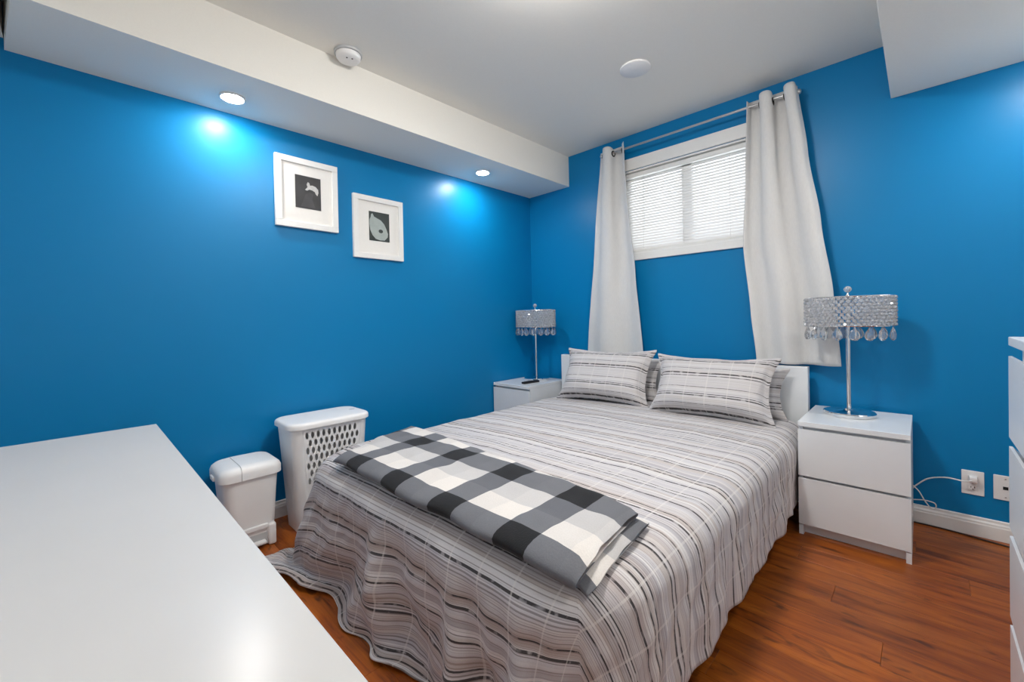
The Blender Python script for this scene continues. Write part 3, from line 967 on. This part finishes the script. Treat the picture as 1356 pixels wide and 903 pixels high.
def perforated(sign):
    bm = bmesh.new()
    def P(yn, z):
        a, b = hrow(z)
        yy = yn * (b - r)
        return (sign * a, yy, z)
    NC, NRW = 10, 9
    def quad(y0, y1, z0, z1):
        bm.faces.new([bm.verts.new(P(*q)) for q in ((y0, z0), (y1, z0), (y1, z1), (y0, z1))])
    def cell(y0, y1, z0, z1):
        cy, cz = (y0 + y1) / 2, (z0 + z1) / 2
        ry, rz = (y1 - y0) * 0.29, (z1 - z0) * 0.44
        outer, inner = [], []
        for k in range(16):
            a = 2 * PI * k / 16
            c, s = math.cos(a), math.sin(a)
            m = max(abs(c), abs(s))
            outer.append(bm.verts.new(P(cy + (y1 - y0) / 2 * c / m, cz + (z1 - z0) / 2 * s / m)))
            inner.append(bm.verts.new(P(cy + ry * c, cz + rz * s)))
        for k in range(16):
            j = (k + 1) % 16
            bm.faces.new((outer[k], outer[j], inner[j], inner[k]))
    m = 0.985
    cwid = 2 * m / (NC + 0.5)
    for rr in range(NRW):
        z0, z1 = PZ0 + rr * rowh, PZ0 + (rr + 1) * rowh
        off = 0 if rr % 2 == 0 else cwid / 2
        if off: quad(-m, -m + off, z0, z1)
        for c in range(NC):
            cell(-m + off + c * cwid, -m + off + (c + 1) * cwid, z0, z1)
        if not off: quad(m - cwid / 2, m, z0, z1)
        quad(-1.0, -m, z0, z1); quad(m, 1.0, z0, z1)
    if sign < 0:
        bmesh.ops.reverse_faces(bm, faces=bm.faces)
    me = bpy.data.meshes.new('perforated_panel')
    bm.to_mesh(me); bm.free()
    o = link('perforated_panel', me, M['plastic'], hm)
    s = o.modifiers.new('wall', 'SOLIDIFY'); s.thickness = 0.003; s.offset = -1
perforated(1)
bm = bmesh.new()
rings = []
for z, k in ((0.540, 0.006), (0.543, 0.0), (0.560, 0.0), (0.568, 0.004), (0.573, 0.012), (0.574, 0.030), (0.5755, 0.05)):
    rings.append(rr3(-0.152 + k, 0.152 - k, -0.220 + k, 0.220 - k, 0.075 - k * 0.7, z, 8))
loft(bm, rings)
obj('lid', bm, M['plastic'], hm, smooth='auto')
obj('lid_grip', lathe(bmesh.new(), [(0.0, 0.0757), (0.016, 0.0757), (0.018, 0.0770), (0.0, 0.0770)], 20, (0.0, 0.165, 0.4988), 0.7, 1.0), M['plastic_grey'], hm, smooth='auto')

# ------------------------------------------------------------------ crystal table lamps
def table_lamp(loc, label, rz):
    t = thing('crystal_lamp', loc, label, 'table lamp', 'crystal table lamps', rz)
    obj('base', lathe(bmesh.new(), [(0.0, 0.0), (0.104, 0.0), (0.108, 0.004), (0.108, 0.016), (0.104, 0.021), (0.03, 0.024), (0.018, 0.034), (0.0, 0.034)], 48), M['chrome'], t, smooth='auto')
    obj('pole', lathe(bmesh.new(), [(0.0095, 0.0342), (0.0095, 0.60), (0.0, 0.60)], 20), M['chrome'], t, smooth='auto')
    AX, AY = 0.170, 0.105
    Z0, Z1 = 0.450, 0.600
    def E(a, k=1.0):
        wv = 1 + 0.05 * math.cos(4 * a)
        return AX * k * wv * math.cos(a), AY * k * wv * math.sin(a)
    bm = bmesh.new()
    N = 64
    for z in (Z0 + 0.004, Z1):
        tube(bm, [(*E(2 * PI * k / N), z) for k in range(N + 1)], 0.0035, 6)
    obj('shade_frame', bm, M['chrome'], t, smooth='auto')
    bm = bmesh.new()
    for k in range(3):
        a = 2 * PI * k / 3 + 0.4
        tube(bm, [(0, 0, Z1 - 0.006), (*E(a), Z1 - 0.001)], 0.003, 6)
    obj('spider', bm, M['chrome'], t, smooth='auto')
    # bead lattice
    src = bmesh.new()
    bmesh.ops.create_icosphere(src, subdivisions=1, radius=1.0)
    src.verts.ensure_lookup_table(); src.verts.index_update()
    sv = [v.co.copy() for v in src.verts]
    sf = [[v.index for v in f.verts] for f in src.faces]
    src.free()
    vs, fs = [], []
    rb = 0.0108
    cols, rows = 44, 9
    rnd = random.Random(3)
    for r_ in range(rows):
        z = Z0 + 0.012 + (Z1 - Z0 - 0.020) * r_ / (rows - 1)
        for c_ in range(cols):
            a = 2 * PI * (c_ + 0.5 * (r_ % 2)) / cols
            x, y_ = E(a)
            q = Matrix.Rotation(rnd.random() * 6, 3, 'Z') @ Matrix.Rotation(rnd.random() * 6, 3, 'X')
            b0 = len(vs)
            for v in sv:
                p = q @ v * rb
                vs.append((x + p.x, y_ + p.y, z + p.z))
            fs += [[b0 + i for i in f] for f in sf]
    o = pyobj('bead_lattice', vs, fs, M['crystal'], t)
    o['kind'] = 'stuff'
    # fine chrome mesh that carries the beads
    bm = bmesh.new()
    for c_ in range(20):
        a0 = 2 * PI * c_ / 20
        for sgn in (1, -1):
            tube(bm, [(*E(a0 + sgn * 0.55 * k / 6, 0.965), Z0 + 0.004 + (Z1 - Z0 - 0.004) * k / 6) for k in range(7)], 0.0014, 4)
    obj('shade_mesh', bm, M['chrome'], t)
    # hanging drops
    drop = None
    prof = [(0.0, -0.068), (0.012, -0.065), (0.0215, -0.054), (0.0235, -0.043), (0.0185, -0.026), (0.008, -0.011), (0.0025, 0.0)]
    for k in range(16):
        a = 2 * PI * k / 16 + 0.2
        x, y_ = E(a, 0.985)
        if drop is None:
            drop = obj('crystal_drop', lathe(bmesh.new(), prof, 8, sx=1.0, sy=0.55), M['crystal_drop'], t, loc=(x, y_, Z0 + 0.001))
        else:
            d2 = drop.copy(); COL.objects.link(d2); d2.parent = t; d2.location = (x, y_, Z0 + 0.001)
            drop = d2
        drop.rotation_euler = (0, 0, a + PI / 2)
    obj('finial_stem', lathe(bmesh.new(), [(0.006, 0.6002), (0.010, 0.606), (0.005, 0.614), (0.004, 0.622)], 14), M['chrome'], t, smooth='auto')
    obj('finial', lathe(bmesh.new(), [(0.0, 0.6222), (0.009, 0.626), (0.0165, 0.636), (0.0165, 0.644), (0.009, 0.653), (0.0, 0.656)], 10), M['crystal'], t)
    return t
table_lamp((2.330, -0.222, 0.55), 'crystal beaded table lamp on the right nightstand, beside the wide curtain', 0.0)
table_lamp((0.205, -0.195, 0.55), 'crystal beaded table lamp on the corner nightstand, left of the bed', 0.25)

# ------------------------------------------------------------------ remote, outlets, cords
rm = thing('remote_control', (0.292, -0.372, 0.55), 'black remote control lying on the corner nightstand', 'remote control', rz=math.radians(-8))
obj('case', nbox(-0.021, 0.021, -0.082, 0.082, 0.0003, 0.017, bev=0.006, seg=3), M['black_plastic'], rm, smooth='auto')
for k in range(4):
    for q in (-0.009, 0.009):
        obj('button', nbox(q - 0.004, q + 0.004, -0.055 + k * 0.022, -0.047 + k * 0.022, 0.0172, 0.0186), M['dark'], rm)

def outlet(x0, x1, z0, z1, label, kind):
    t = thing('wall_outlet', ((x0 + x1) / 2, 0, (z0 + z1) / 2), label, 'wall outlet')
    a, b = (x1 - x0) / 2, (z1 - z0) / 2
    obj('plate', nbox(-a, a, -0.006, -0.0003, -b, b, bev=0.0025), M['plastic'], t)
    if kind == 0:
        for zz in (0.022, -0.022):
            s = obj('socket', nbox(-0.017, 0.017, -0.0085, -0.0062, zz - 0.014, zz + 0.014, bev=0.002), M['plastic'], t)
            for q in (-0.006, 0.006):
                obj('slot', nbox(q - 0.0012, q + 0.0012, -0.0090, -0.0086, zz - 0.002, zz + 0.006), M['dark'], s)
            obj('ground_hole', nbox(-0.002, 0.002, -0.0090, -0.0086, zz - 0.0095, zz - 0.0055), M['dark'], s)
        obj('screw', nbox(-0.0025, 0.0025, -0.0072, -0.0061, -0.0025, 0.0025), M['rod_metal'], t)
    else:
        obj('jack', nbox(-0.008, 0.008, -0.0078, -0.0061, -0.007, 0.007), M['dark'], t)
        for zz in (0.042, -0.042):
            obj('screw', nbox(-0.0025, 0.0025, -0.0072, -0.0061, zz - 0.0025, zz + 0.0025), M['rod_metal'], t)
    return t
outlet(2.730, 2.804, 0.192, 0.306, 'white wall outlet with a plug in it, just right of the nightstand', 0)
outlet(2.832, 2.906, 0.192, 0.306, 'white wall plate with a dark jack, next to the tall chest', 1)

pc = thing('lamp_cord', (2.767, -0.009, 0.250), 'white power cord plugged into the outlet and running behind the nightstand', 'cord')
obj('plug', nbox(-0.014, 0.014, -0.034, -0.0006, 0.008, 0.036, bev=0.005, seg=3), M['plastic'], pc, smooth='auto')
pts = spline([(0.0, -0.030, 0.020), (-0.03, -0.040, 0.012), (-0.09, -0.030, 0.012), (-0.15, -0.022, -0.010), (-0.19, -0.02, -0.050), (-0.22, -0.02, -0.085), (-0.28, -0.02, -0.11)], 8)
obj('cable', tube(bmesh.new(), pts, 0.0032, 8), M['cord_white'], pc, smooth=True)
pts = spline([(-0.215, -0.022, -0.05), (-0.185, -0.028, -0.08), (-0.165, -0.03, -0.12), (-0.14, -0.03, -0.155), (-0.125, -0.028, -0.145), (-0.13, -0.03, -0.125), (-0.165, -0.03, -0.12), (-0.205, -0.022, -0.13)], 8)
obj('cable_loop', tube(bmesh.new(), pts, 0.0026, 8), M['cord_white'], pc, smooth=True)
pts = spline([(2.50, -0.030, 0.004), (2.60, -0.024, 0.004), (2.70, -0.030, 0.004), (2.80, -0.050, 0.004), (2.95, -0.075, 0.004), (3.10, -0.06, 0.004)], 8)
fc = obj('floor_cord', tube(bmesh.new(), pts, 0.0036, 8), M['cord_dark'], smooth=True)
tag(fc, 'dark thin cord lying on the floor along the baseboard', 'cord')
